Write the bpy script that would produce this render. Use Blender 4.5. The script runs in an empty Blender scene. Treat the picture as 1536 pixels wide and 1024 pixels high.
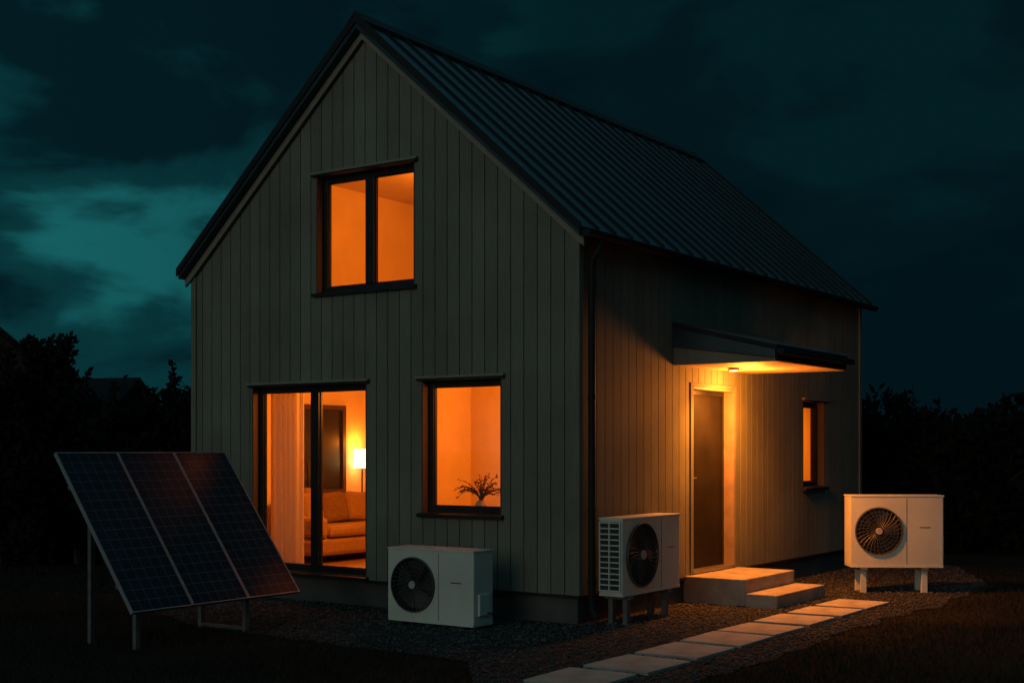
import bpy, bmesh, math, random
import numpy as np
from mathutils import Vector, Matrix, noise as mnoise
random.seed(7); np.random.seed(7)
scene=bpy.context.scene
col=scene.collection
scene.view_settings.view_transform='Standard'
scene.view_settings.look='None'
scene.view_settings.exposure=0

# ------------------------------------------------------------------ materials
def newmat(name):
    m=bpy.data.materials.new(name); m.use_nodes=True
    nt=m.node_tree
    return m,nt,nt.nodes['Principled BSDF']
def mat(name,c,rough=0.6,var=0.15,scale=6.0,bump=0.0,bscale=40.0,metal=0.0,stretch=(1,1,1),spec=None,sheen=0):
    m,nt,b=newmat(name); N=nt.nodes; L=nt.links
    b.inputs['Roughness'].default_value=rough
    b.inputs['Metallic'].default_value=metal
    if spec is not None: b.inputs['Specular IOR Level'].default_value=spec
    tc=N.new('ShaderNodeTexCoord'); mp=N.new('ShaderNodeMapping')
    mp.inputs['Scale'].default_value=stretch
    L.new(tc.outputs['Object'],mp.inputs['Vector'])
    no=N.new('ShaderNodeTexNoise'); no.inputs['Scale'].default_value=scale; no.inputs['Detail'].default_value=6
    L.new(mp.outputs[0],no.inputs['Vector'])
    rp=N.new('ShaderNodeValToRGB')
    rp.color_ramp.elements[0].position=0.3; rp.color_ramp.elements[1].position=0.7
    rp.color_ramp.elements[0].color=(*[x*(1-var) for x in c],1)
    rp.color_ramp.elements[1].color=(*[min(1,x*(1+var)) for x in c],1)
    L.new(no.outputs['Fac'],rp.inputs[0]); L.new(rp.outputs[0],b.inputs['Base Color'])
    mr=N.new('ShaderNodeMapRange'); mr.inputs[3].default_value=max(0.02,rough-0.1); mr.inputs[4].default_value=min(1,rough+0.12)
    L.new(no.outputs['Fac'],mr.inputs[0]); L.new(mr.outputs[0],b.inputs['Roughness'])
    if bump>0:
        n2=N.new('ShaderNodeTexNoise'); n2.inputs['Scale'].default_value=bscale; n2.inputs['Detail'].default_value=5
        L.new(mp.outputs[0],n2.inputs['Vector'])
        bp=N.new('ShaderNodeBump'); bp.inputs['Strength'].default_value=bump; bp.inputs['Distance'].default_value=0.02
        L.new(n2.outputs['Fac'],bp.inputs['Height']); L.new(bp.outputs[0],b.inputs['Normal'])
    return m
def siding_mat(name,c):
    m,nt,b=newmat(name); N=nt.nodes; L=nt.links
    b.inputs['Roughness'].default_value=0.75
    b.inputs['Specular IOR Level'].default_value=0.25
    tc=N.new('ShaderNodeTexCoord'); mp=N.new('ShaderNodeMapping'); mp.inputs['Scale'].default_value=(1,1,0.05)
    L.new(tc.outputs['Object'],mp.inputs['Vector'])
    gr=N.new('ShaderNodeTexNoise'); gr.inputs['Scale'].default_value=70; gr.inputs['Detail'].default_value=6
    L.new(mp.outputs[0],gr.inputs['Vector'])
    st=N.new('ShaderNodeTexNoise'); st.inputs['Scale'].default_value=1.3; st.inputs['Detail'].default_value=5
    L.new(tc.outputs['Object'],st.inputs['Vector'])
    at=N.new('ShaderNodeAttribute'); at.attribute_name='tone'
    def mrange(src,a,bv):
        mr=N.new('ShaderNodeMapRange'); mr.inputs[1].default_value=0.25; mr.inputs[2].default_value=0.75
        mr.inputs[3].default_value=a; mr.inputs[4].default_value=bv; L.new(src,mr.inputs[0]); return mr.outputs[0]
    def mul(a,b2):
        x=N.new('ShaderNodeMath'); x.operation='MULTIPLY'; L.new(a,x.inputs[0]); L.new(b2,x.inputs[1]); return x.outputs[0]
    f=mul(mul(mrange(gr.outputs['Fac'],0.84,1.14),mrange(st.outputs['Fac'],0.80,1.17)),mrange(at.outputs['Fac'],0.93,1.06))
    vm=N.new('ShaderNodeVectorMath'); vm.operation='SCALE'; vm.inputs[0].default_value=c
    L.new(f,vm.inputs['Scale']); L.new(vm.outputs[0],b.inputs['Base Color'])
    bp=N.new('ShaderNodeBump'); bp.inputs['Strength'].default_value=0.25; bp.inputs['Distance'].default_value=0.004
    L.new(gr.outputs['Fac'],bp.inputs['Height']); L.new(bp.outputs[0],b.inputs['Normal'])
    return m
def glass_mat(name,fac=0.06,tint=(1,1,1)):
    m=bpy.data.materials.new(name); m.use_nodes=True; nt=m.node_tree; N=nt.nodes; L=nt.links
    N.clear(); out=N.new('ShaderNodeOutputMaterial'); mx=N.new('ShaderNodeMixShader')
    tr=N.new('ShaderNodeBsdfTransparent'); tr.inputs[0].default_value=(*tint,1)
    gl=N.new('ShaderNodeBsdfGlossy'); gl.inputs['Roughness'].default_value=0.02
    fr=N.new('ShaderNodeLayerWeight'); fr.inputs[0].default_value=0.2
    mu=N.new('ShaderNodeMath'); mu.operation='MULTIPLY_ADD'; mu.inputs[1].default_value=0.5; mu.inputs[2].default_value=fac
    L.new(fr.outputs['Fresnel'],mu.inputs[0]); L.new(mu.outputs[0],mx.inputs[0])
    L.new(tr.outputs[0],mx.inputs[1]); L.new(gl.outputs[0],mx.inputs[2]); L.new(mx.outputs[0],out.inputs[0])
    return m
def emit_mat(name,c,s):
    m,nt,b=newmat(name)
    b.inputs['Base Color'].default_value=(*c,1); b.inputs['Emission Color'].default_value=(*c,1); b.inputs['Emission Strength'].default_value=s
    return m
def cloth_mat(name,c):
    m=mat(name,c,0.9,0.08,30,0.2,200); nt=m.node_tree; N=nt.nodes; L=nt.links
    out=[n for n in N if n.type=='OUTPUT_MATERIAL'][0]; b=N['Principled BSDF']
    t=N.new('ShaderNodeBsdfTranslucent'); t.inputs[0].default_value=(*c,1)
    mx=N.new('ShaderNodeMixShader'); mx.inputs[0].default_value=0.7
    L.new(b.outputs[0],mx.inputs[1]); L.new(t.outputs[0],mx.inputs[2]); L.new(mx.outputs[0],out.inputs[0])
    return m

M={}
SC=(0.184,0.192,0.158)
M['side']=siding_mat('siding_paint',SC)
M['back']=mat('wall_backing',(0.012,0.012,0.011),0.9)
M['trim']=mat('trim_paint',(0.24,0.23,0.19),0.6,0.1,8,0.1)
M['frame']=mat('dark_frame',(0.012,0.013,0.014),0.4,0.2,5)
M['reveal']=mat('reveal_wood',(0.07,0.045,0.035),0.6,0.2,4,0.1,60,stretch=(6,6,0.5))
M['metal']=mat('roof_metal',(0.04,0.068,0.09),0.42,0.3,1.1,0.05,6,metal=0.5)
M['gutter']=mat('gutter_metal',(0.012,0.016,0.019),0.65,0.2,3,metal=0.0,spec=0.25)
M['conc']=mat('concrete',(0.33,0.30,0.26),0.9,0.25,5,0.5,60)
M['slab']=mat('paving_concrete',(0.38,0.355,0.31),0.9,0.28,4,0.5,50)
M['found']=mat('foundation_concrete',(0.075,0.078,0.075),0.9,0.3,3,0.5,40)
M['door']=mat('door_paint',(0.013,0.011,0.010),0.6,0.25,3,0.05,30,spec=0.2)
M['jamb']=mat('door_jamb',(0.26,0.20,0.15),0.6,0.2,6,0.1,50)
M['steel']=mat('steel',(0.35,0.34,0.33),0.35,0.1,9,metal=0.9)
M['soffit']=mat('soffit_boards',(0.48,0.34,0.22),0.6,0.2,6,0.1,50,stretch=(1,8,1))
M['plaster']=mat('interior_plaster',(0.72,0.58,0.38),0.85,0.07,2.5,0.08,30)
M['floor']=mat('interior_floor',(0.28,0.17,0.09),0.5,0.25,4,stretch=(1,8,1))
M['cloth']=cloth_mat('curtain_cloth',(0.85,0.74,0.55))
M['sofa']=mat('sofa_fabric',(0.34,0.22,0.13),0.95,0.12,18,0.4,160)
M['sofa2']=mat('cushion_fabric',(0.20,0.12,0.07),0.95,0.15,18,0.4,160)
M['acw']=mat('ac_casing',(0.60,0.64,0.58),0.45,0.09,3,0.03,20)
M['acd']=mat('ac_dark',(0.022,0.024,0.026),0.5,0.2,10)
M['acb']=mat('ac_blade',(0.04,0.04,0.042),0.45,0.2,10)
M['acg']=mat('ac_guard',(0.06,0.06,0.06),0.45,0.2,10)
M['achub']=mat('ac_hub',(0.42,0.42,0.40),0.4,0.1,10)
M['galv']=mat('galvanised',(0.12,0.13,0.135),0.6,0.25,14,0.05,60,metal=0.1)
M['alu']=mat('aluminium',(0.33,0.36,0.38),0.4,0.1,14,metal=0.4)
M['dry']=mat('dried_twig',(0.16,0.06,0.025),0.8,0.3,30)
M['ceram']=mat('ceramic',(0.45,0.3,0.18),0.4,0.1,12)
M['leafin']=mat('plant_leaf',(0.06,0.05,0.02),0.6,0.3,12)
M['bark']=mat('bark',(0.04,0.032,0.024),0.9,0.3,12,0.5)
M['leaf']=mat('foliage',(0.011,0.014,0.011),0.9,0.5,1.2,spec=0.03)
M['grass']=mat('grass_blades',(0.034,0.031,0.020),0.8,0.4,2.0,spec=0.1)
M['peb']=mat('gravel_stones',(0.072,0.074,0.076),0.85,0.75,9,spec=0.2)
M['nwall']=mat('neighbour_render',(0.03,0.03,0.03),0.9)
M['nroof']=mat('neighbour_tiles',(0.02,0.02,0.022),0.85,0.3,4,spec=0.1)
M['glass']=glass_mat('window_glass',0.03)
M['shade']=emit_mat('lamp_shade',(1.0,0.55,0.2),5)
M['downl']=emit_mat('downlight_lens',(1.0,0.5,0.15),40)

# ground
def ground_mat():
    m,nt,b=newmat('lawn'); N=nt.nodes; L=nt.links
    tc=N.new('ShaderNodeTexCoord')
    a=N.new('ShaderNodeTexNoise'); a.inputs['Scale'].default_value=0.7; a.inputs['Detail'].default_value=8
    c=N.new('ShaderNodeTexNoise'); c.inputs['Scale'].default_value=35; c.inputs['Detail'].default_value=6
    for n in (a,c): L.new(tc.outputs['Object'],n.inputs['Vector'])
    mx=N.new('ShaderNodeMath'); mx.operation='MULTIPLY'; L.new(a.outputs['Fac'],mx.inputs[0]); L.new(c.outputs['Fac'],mx.inputs[1])
    r=N.new('ShaderNodeValToRGB'); r.color_ramp.elements[0].position=0.12; r.color_ramp.elements[1].position=0.42
    r.color_ramp.elements[0].color=(0.010,0.009,0.007,1); r.color_ramp.elements[1].color=(0.038,0.033,0.023,1)
    L.new(mx.outputs[0],r.inputs[0]); L.new(r.outputs[0],b.inputs['Base Color']); b.inputs['Roughness'].default_value=1
    b.inputs['Specular IOR Level'].default_value=0.05
    bp=N.new('ShaderNodeBump'); bp.inputs['Strength'].default_value=0.8; bp.inputs['Distance'].default_value=0.04
    L.new(c.outputs['Fac'],bp.inputs['Height']); L.new(bp.outputs[0],b.inputs['Normal'])
    return m
def gravel_mat():
    m,nt,b=newmat('gravel'); N=nt.nodes; L=nt.links
    tc=N.new('ShaderNodeTexCoord')
    v=N.new('ShaderNodeTexVoronoi'); v.inputs['Scale'].default_value=55
    L.new(tc.outputs['Object'],v.inputs['Vector'])
    n=N.new('ShaderNodeTexNoise'); n.inputs['Scale'].default_value=1.2; n.inputs['Detail'].default_value=5; L.new(tc.outputs['Object'],n.inputs['Vector'])
    sp=N.new('ShaderNodeSeparateColor'); L.new(v.outputs['Color'],sp.inputs[0])
    mu=N.new('ShaderNodeMath'); mu.operation='MULTIPLY'; L.new(sp.outputs[0],mu.inputs[0]); L.new(n.outputs['Fac'],mu.inputs[1])
    r=N.new('ShaderNodeValToRGB'); r.color_ramp.elements[0].color=(0.010,0.010,0.010,1); r.color_ramp.elements[1].color=(0.10,0.10,0.098,1); r.color_ramp.elements[1].position=0.6
    L.new(mu.outputs[0],r.inputs[0]); L.new(r.outputs[0],b.inputs['Base Color']); b.inputs['Roughness'].default_value=0.9
    b.inputs['Specular IOR Level'].default_value=0.15
    bp=N.new('ShaderNodeBump'); bp.invert=True; bp.inputs['Strength'].default_value=1; bp.inputs['Distance'].default_value=0.03
    L.new(v.outputs['Distance'],bp.inputs['Height']); L.new(bp.outputs[0],b.inputs['Normal'])
    return m
def pv_mat():
    m,nt,b=newmat('pv_cells'); N=nt.nodes; L=nt.links
    tc=N.new('ShaderNodeTexCoord'); 
    br=N.new('ShaderNodeTexBrick'); br.offset=0; br.squash=1
    br.inputs['Scale'].default_value=1; br.inputs['Brick Width'].default_value=0.104; br.inputs['Row Height'].default_value=0.104
    br.inputs['Mortar Size'].default_value=0.0030; br.inputs['Mortar Smooth'].default_value=0.1
    br.inputs['Color1'].default_value=(0.004,0.026,0.046,1); br.inputs['Color2'].default_value=(0.006,0.034,0.056,1); br.inputs['Mortar'].default_value=(0.08,0.14,0.165,1)
    L.new(tc.outputs['UV'],br.inputs['Vector'])
    L.new(br.outputs['Color'],b.inputs['Base Color']); b.inputs['Specular IOR Level'].default_value=0.12
    n=N.new('ShaderNodeTexNoise'); n.inputs['Scale'].default_value=3; n.inputs['Detail'].default_value=6; L.new(tc.outputs['Object'],n.inputs['Vector'])
    mr=N.new('ShaderNodeMapRange'); mr.inputs[3].default_value=0.12; mr.inputs[4].default_value=0.35
    L.new(n.outputs['Fac'],mr.inputs[0]); L.new(mr.outputs[0],b.inputs['Roughness'])
    return m
M['lawn']=ground_mat(); M['gravel']=gravel_mat(); M['pv']=pv_mat()

# ------------------------------------------------------------------ mesh builder
ident=lambda a,b,c:(a,b,c)
class MB:
    def __init__(s): s.v=[];s.f=[];s.m=[];s.t=[];s.mats=[];s.uv={}
    def mi(s,m):
        if m not in s.mats: s.mats.append(m)
        return s.mats.index(m)
    def poly(s,pts,m,tone=0.5):
        b=len(s.v); s.v+= [tuple(p) for p in pts]; s.f.append(tuple(range(b,b+len(pts)))); s.m.append(s.mi(m)); s.t.append(tone)
    def prism(s,A,B,m,tone=0.5):
        n=len(A); b=len(s.v); s.v+=[tuple(p) for p in A]+[tuple(p) for p in B]; k=s.mi(m)
        fs=[tuple(range(b,b+n)),tuple(reversed(range(b+n,b+2*n)))]
        for i in range(n):
            j=(i+1)%n; fs.append((b+i,b+n+i,b+n+j,b+j))
        for f in fs: s.f.append(f); s.m.append(k); s.t.append(tone)
    def box(s,x0,x1,y0,y1,z0,z1,m,fn=ident,tone=0.5):
        A=[fn(x0,y0,z0),fn(x1,y0,z0),fn(x1,y1,z0),fn(x0,y1,z0)]
        B=[fn(x0,y0,z1),fn(x1,y0,z1),fn(x1,y1,z1),fn(x0,y1,z1)]
        s.prism(A,B,m,tone)
    def tube(s,pts,r,m,n=8,closed=False,cap=True):
        pts=[Vector(p) for p in pts]; k=s.mi(m); b=len(s.v); N=len(pts)
        rs=r if isinstance(r,(list,tuple)) else [r]*N
        up=None
        for i,p in enumerate(pts):
            if closed: d=pts[(i+1)%N]-pts[i-1]
            else: d=pts[min(i+1,N-1)]-pts[max(i-1,0)]
            d.normalize()
            if up is None:
                up=Vector((0,0,1)) if abs(d.z)<0.9 else Vector((1,0,0))
            a=d.cross(up)
            if a.length<1e-4: a=d.cross(Vector((0.3,1,0.2)))
            a.normalize(); c=a.cross(d).normalized(); up=c
            for q in range(n):
                t=2*math.pi*q/n; w=p+(a*math.cos(t)+c*math.sin(t))*rs[i]; s.v.append(tuple(w))
        for i in range(N if closed else N-1):
            i2=(i+1)%N
            for q in range(n):
                q2=(q+1)%n; s.f.append((b+i*n+q,b+i*n+q2,b+i2*n+q2,b+i2*n+q)); s.m.append(k); s.t.append(0.5)
        if not closed and cap:
            s.f.append(tuple(b+q for q in reversed(range(n)))); s.m.append(k); s.t.append(0.5)
            s.f.append(tuple(b+(N-1)*n+q for q in range(n))); s.m.append(k); s.t.append(0.5)
    def lathe(s,c,prof,m,n=24):
        b=len(s.v); k=s.mi(m)
        for r,z in prof:
            for q in range(n):
                t=2*math.pi*q/n; s.v.append((c[0]+r*math.cos(t),c[1]+r*math.sin(t),c[2]+z))
        for i in range(len(prof)-1):
            for q in range(n):
                q2=(q+1)%n; s.f.append((b+i*n+q,b+i*n+q2,b+(i+1)*n+q2,b+(i+1)*n+q)); s.m.append(k); s.t.append(0.5)
    def build(s,name,parent=None,bevel=0,smooth=False,loc=None,rot=0,norm=True,sub=0):
        me=bpy.data.meshes.new(name); me.from_pydata(s.v,[],s.f); me.update()
        for m in s.mats: me.materials.append(M[m])
        me.polygons.foreach_set('material_index',s.m)
        at=me.attributes.new('tone','FLOAT','FACE'); at.data.foreach_set('value',s.t)
        if norm:
            bm=bmesh.new(); bm.from_mesh(me); bmesh.ops.recalc_face_normals(bm,faces=bm.faces); bm.to_mesh(me); bm.free()
        if smooth: me.polygons.foreach_set('use_smooth',[True]*len(me.polygons))
        o=bpy.data.objects.new(name,me); col.objects.link(o)
        if bevel:
            bv=o.modifiers.new('bevel','BEVEL'); bv.width=bevel; bv.segments=2; bv.limit_method='ANGLE'; bv.angle_limit=math.radians(35)
        if sub:
            sm=o.modifiers.new('sub','SUBSURF'); sm.levels=sub; sm.render_levels=sub
        if parent: o.parent=parent
        if loc: o.location=loc
        if rot: o.rotation_euler=(0,0,rot)
        return o
def empty(name,loc=(0,0,0),rot=0):
    e=bpy.data.objects.new(name,None); col.objects.link(e); e.location=loc; e.rotation_euler=(0,0,rot); return e

# ------------------------------------------------------------------ site frame
OX,OY=0.646,12.64
ex=(0.566,0.8245); ey=(-0.8245,0.566)
TH=math.atan2(ex[1],ex[0])
def W(X,Y,z=0): return (OX+ex[0]*X+ey[0]*Y, OY+ex[1]*X+ey[1]*Y, z)

# ------------------------------------------------------------------ house
GW,SL=5.445,7.89
house=empty('timber_house',(OX,OY,0),TH)
RS=(6.37-3.85)/(GW/2+0.1)
def roofz(Y): return 3.85+(min(Y,GW-Y)+0.1)*RS
fg=lambda a,o,z:(-o,a,z)           # gable wall: a along Y, o outward
fs=lambda a,o,z:(a,-o,z)           # side wall
fl=lambda a,o,z:(a,GW+o,z)
fb=lambda a,o,z:(SL+o,a,z)
OG=[(2.03,3.44,3.44,4.77),(2.70,4.45,0.31,2.45),(0.91,1.94,1.03,2.45)]
OS=[(2.42,3.54,0.31,2.42),(5.70,6.48,1.19,2.37)]
FZ=0.29
def strips(mb,a0,a1,step,gap,top,bot,ops,fn,o0,o1,m,brk=()):
    a=a0
    while a<a1-1e-4:
        b=min(a+step,a1); tone=random.random()
        l=a+(gap/2 if a>a0 else 0); r=b-(gap/2 if b<a1 else 0)
        cuts=sorted(set([l,r]+[c for op in ops for c in op[:2] if l<c<r]+[c for c in brk if l<c<r]))
        for c0,c1 in zip(cuts[:-1],cuts[1:]):
            if c1-c0<0.002: continue
            mid=(c0+c1)/2
            hs=sorted([(op[2],op[3]) for op in ops if op[0]<mid<op[1]])
            z=bot; segs=[]
            for h in hs:
                if h[0]>z+0.01: segs.append((z,h[0]))
                z=h[1]
            segs.append((z,None))
            for s0,s1 in segs:
                tl=top(c0) if s1 is None else s1; tr=top(c1) if s1 is None else s1
                P=[(c0,s0),(c1,s0),(c1,tr),(c0,tl)]
                mb.prism([fn(p[0],o0,p[1]) for p in P],[fn(p[0],o1,p[1]) for p in P],m,tone)
        a=b
gt=lambda Y:roofz(Y)-0.13
stz=gt(0)
mb=MB()
strips(mb,0.0,GW,GW/34,0.010,gt,FZ,OG,fg,-0.022,0,'side',(GW/2,))
strips(mb,0.0225,SL,SL/49,0.011,lambda a:stz,FZ,OS,fs,-0.022,0,'side')
strips(mb,0.0225,SL,SL/49,0.011,lambda a:stz,FZ,[],fl,-0.022,0,'side')
strips(mb,0.0225,GW-0.0225,GW/34,0.011,gt,FZ,[],fb,-0.022,0,'side',(GW/2,))
mb.build('siding',house)
mb=MB()
strips(mb,0.024,GW-0.024,99,0,gt,FZ+0.01,OG,fg,-0.2,-0.024,'back',(GW/2,))
strips(mb,0.2,SL-0.2,99,0,lambda a:stz,FZ+0.01,OS,fs,-0.2,-0.024,'back')
strips(mb,0.2,SL-0.2,99,0,lambda a:stz,FZ+0.01,[],fl,-0.2,-0.024,'back')
strips(mb,0.024,GW-0.024,99,0,gt,FZ+0.01,[],fb,-0.2,-0.024,'back',(GW/2,))
mb.build('wall_core',house)
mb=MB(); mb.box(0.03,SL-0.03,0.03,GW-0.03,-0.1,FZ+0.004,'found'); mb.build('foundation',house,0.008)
mb=MB()
mb.box(-0.012,0.02,-0.012,2.69,FZ-0.028,FZ-0.004,'frame'); mb.box(-0.012,0.02,4.46,GW,FZ-0.028,FZ-0.004,'frame')
mb.box(0.021,2.26,-0.012,0.02,FZ-0.028,FZ-0.004,'frame'); mb.box(3.67,SL,-0.012,0.02,FZ-0.028,FZ-0.004,'frame')
mb.build('drip_flashing',house)
mb=MB()
mb.box(-0.02,0.06,-0.02,-0.0015,FZ,stz,'side'); mb.box(-0.02,-0.0015,0.0,0.06,FZ,stz-0.02,'side')
mb.box(-0.02,-0.0015,GW-0.06,GW+0.02,FZ,stz-0.02,'side'); mb.box(SL-0.06,SL+0.02,-0.02,-0.0015,FZ,stz,'side')
mb.build('corner_trim',house)
# roof
mb=MB(); X0,X1=-0.15,SL+0.15; th=0.12
def rz(Y): return 3.85+(min(Y,GW-Y)+0.1)*RS
for sgn in (0,1):
    P=[(-0.1,rz(-0.1)),(GW/2,rz(GW/2)),(GW/2,rz(GW/2)-th),(-0.1,rz(-0.1)-th*0.8)]
    if sgn: P=[(GW-y,z) for y,z in P]
    mb.prism([(X0,y,z) for y,z in P],[(X1,y,z) for y,z in P],'metal')
mb.build('roof',house)
mb=MB()
n=24
for sgn in (0,1):
    for i in range(n+1):
        x=X0+0.012+(X1-X0-0.024)*i/n
        pts=[]
        for (y,off) in ((-0.11,0.0),(GW/2,0.0),(GW/2,0.038),(-0.11,0.038)):
            pts.append((y,rz(y)+off-0.002))
        if sgn: pts=[(GW-y,z) for y,z in pts]
        mb.prism([(x-0.006,y,z) for y,z in pts],[(x+0.006,y,z) for y,z in pts],'gutter')
mb.build('standing_seams',house)
mb=MB()
rzz=rz(GW/2)
P=[(GW/2-0.13,rzz-0.13*RS+0.052),(GW/2,rzz+0.062),(GW/2+0.13,rzz-0.13*RS+0.052),(GW/2+0.13,rzz-0.13*RS+0.02),(GW/2,rzz+0.03),(GW/2-0.13,rzz-0.13*RS+0.02)]
mb.prism([(X0-0.02,y,z) for y,z in P],[(X1+0.02,y,z) for y,z in P],'gutter')
for sgn in (0,1):
    P=[(-0.12,rz(-0.12)+0.045),(GW/2,rzz+0.045),(GW/2,rzz-0.06),(-0.12,rz(-0.12)-0.05)]
    if sgn: P=[(GW-y,z) for y,z in P]
    for xa,xb in ((X0-0.018,X0-0.003),(X1+0.003,X1+0.018)):
        mb.prism([(xa,y,z) for y,z in P],[(xb,y,z) for y,z in P],'gutter')
mb.build('ridge_cap',house)
mb=MB()
for sgn in (0,1):
    P=[(-0.09,rz(-0.09)-0.105),(GW/2,rzz-0.125),(GW/2,rzz-0.215),(-0.02,rz(-0.02)-0.205),(-0.09,rz(-0.09)-0.19)]
    if sgn: P=[(GW-y,z) for y,z in P]
    mb.prism([(-0.055,y,z) for y,z in P],[(-0.022,y,z) for y,z in P],'trim')
mb.build('rake_board',house)
mb=MB(); mb.box(-0.02,SL,-0.088,-0.022,stz-0.035,stz-0.01,'gutter'); mb.build('eave_soffit',house)
mb=MB()
prof=[]
for i in range(9):
    t=math.pi+math.pi*i/8; prof.append((-0.165+0.06*math.cos(t),3.80+0.06*math.sin(t)))
for i in range(9):
    t=2*math.pi-math.pi*i/8; prof.append((-0.165+0.053*math.cos(t),3.80+0.053*math.sin(t)))
for i in range(17):
    a,b=prof[i],prof[i+1]
    mb.poly([(X0,a[0],a[1]),(X1+0.02,a[0],a[1]),(X1+0.02,b[0],b[1]),(X0,b[0],b[1])],'gutter')
for xx in (X0,X1+0.02):
    mb.poly([(xx,p[0],p[1]) for p in prof[:9]],'gutter')
for i in range(12):
    x=X0+0.2+i*0.7; mb.box(x,x+0.025,-0.105,-0.10,3.74,3.84,'gutter')
mb.build('gutter',house,norm=False)
mb=MB()
mb.tube([(0.16,-0.165,3.76),(0.16,-0.16,3.69),(0.15,-0.12,3.62),(0.14,-0.075,3.56),(0.14,-0.066,3.48),(0.14,-0.066,0.25),(0.14,-0.075,0.14),(0.14,-0.12,0.07)],0.036,'gutter',12)
for z in (3.3,2.2,1.1,0.4): mb.tube([(0.14,-0.066,z),(0.14,-0.066,z+0.03)],0.043,'gutter',12)
mb.build('downpipe',house,smooth=False)

def window(name,a0,a1,z0,z1,fn,mull=(),rev=0.1,fw=0.065,sill=True,revmat='reveal'):
    e=empty(name); e.parent=house
    r=MB(); t=0.018
    r.box(a0,a0+t,-rev-0.1,-0.001,z0,z1,revmat,fn); r.box(a1-t,a1,-rev-0.1,-0.001,z0,z1,revmat,fn)
    r.box(a0+t,a1-t,-rev-0.1,-0.001,z1-t,z1,revmat,fn); r.box(a0+t,a1-t,-rev-0.1,-0.001,z0,z0+t,'frame',fn)
    r.build('reveal',e)
    f=MB(); p,q=-rev-0.06,-rev
    A0,A1,Z0,Z1=a0+t,a1-t,z0+t,z1-t
    f.box(A0,A0+fw,p,q,Z0,Z1,'frame',fn); f.box(A1-fw,A1,p,q,Z0,Z1,'frame',fn)
    f.box(A0+fw,A1-fw,p,q,Z1-fw,Z1,'frame',fn); f.box(A0+fw,A1-fw,p,q,Z0,Z0+fw,'frame',fn)
    for c,wd in mull: f.box(c-wd/2,c+wd/2,p,q+0.012,Z0+fw,Z1-fw,'frame',fn)
    ed=[A0+fw]+[x for c,wd in mull for x in (c-wd/2,c+wd/2)]+[A1-fw]
    for i in range(0,len(ed),2):
        l,rr=ed[i],ed[i+1]; s=0.012
        f.box(l,l+s,p+0.01,q-0.016,Z0+fw,Z1-fw,'frame',fn); f.box(rr-s,rr,p+0.01,q-0.016,Z0+fw,Z1-fw,'frame',fn)
        f.box(l+s,rr-s,p+0.01,q-0.016,Z1-fw-s,Z1-fw,'frame',fn); f.box(l+s,rr-s,p+0.01,q-0.016,Z0+fw,Z0+fw+s,'frame',fn)
    f.build('frame',e,0.003)
    g=MB()
    g.poly([fn(A0+fw,-rev-0.03,Z0+fw),fn(A1-fw,-rev-0.03,Z0+fw),fn(A1-fw,-rev-0.03,Z1-fw),fn(A0+fw,-rev-0.03,Z1-fw)],'glass')
    g.build('glass',e)
    h=MB()
    h.box(a0-0.05,a1+0.05,0.002,0.05,z1+0.002,z1+0.026,'trim',fn); h.box(a0-0.045,a1+0.045,0.002,0.044,z1-0.02,z1-0.001,'frame',fn)
    if sill:
        P=[(-rev,z0+0.028),(0.055,z0+0.006),(0.055,z0-0.03),(0.001,z0-0.03),(0.001,z0+0.0)]
        h.prism([fn(a0-0.03,o,z) for o,z in P],[fn(a1+0.03,o,z) for o,z in P],'frame')
    h.build('trim',e)
    return e
window('upper_window',*OG[0],fg,[(2.735,0.12)])
window('patio_door',*OG[1],fg,[(3.55,0.12)])
window('lower_window',*OG[2],fg)
window('hall_window',*OS[1],fs)

# entrance door
e=empty('front_door'); e.parent=house
a0,a1,z0,z1=OS[0]
r=MB()
r.box(a0,a0+0.03,-0.2,0.012,z0,z1,'side',fs); r.box(a1-0.03,a1,-0.2,0.012,z0,z1,'jamb',fs); r.box(a0+0.03,a1-0.03,-0.2,0.012,z1-0.03,z1,'jamb',fs)
r.box(a1+0.002,a1+0.04,0.002,0.014,z0,z1+0.04,'side',fs); r.box(a0-0.04,a1+0.001,0.002,0.014,z1+0.002,z1+0.04,'side',fs)
r.box(a0-0.04,a0-0.002,0.002,0.014,z0,z1+0.0,'side',fs)
r.box(a0+0.03,a1-0.03,-0.2,0.02,z0,z0+0.03,'steel',fs)
r.build('door_frame',e,0.003)
d=MB()
d.box(a0+0.034,a1-0.034,-0.18,-0.13,z0+0.032,z1-0.034,'door',fs)
d.build('door_leaf',e,0.004)
d=MB()
for x0,x1 in ((a0+0.034,a0+0.075),(a1-0.075,a1-0.034)): d.box(x0,x1,-0.129,-0.115,z0+0.032,z1-0.034,'frame',fs)
d.box(a0+0.076,a1-0.076,-0.129,-0.115,z1-0.08,z1-0.034,'frame',fs)
d.build('door_stop',e)
d=MB()
d.box(a0+0.11,a0+0.15,-0.129,-0.12,1.28,1.44,'steel',fs)
d.tube([fs(a0+0.13,-0.125,1.38),fs(a0+0.13,-0.07,1.38),fs(a0+0.26,-0.07,1.38)],0.010,'steel',8)
d.tube([fs(a0+0.13,-0.122,1.31),fs(a0+0.13,-0.11,1.31)],0.014,'steel',10)
d.build('door_handle',e)

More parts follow.
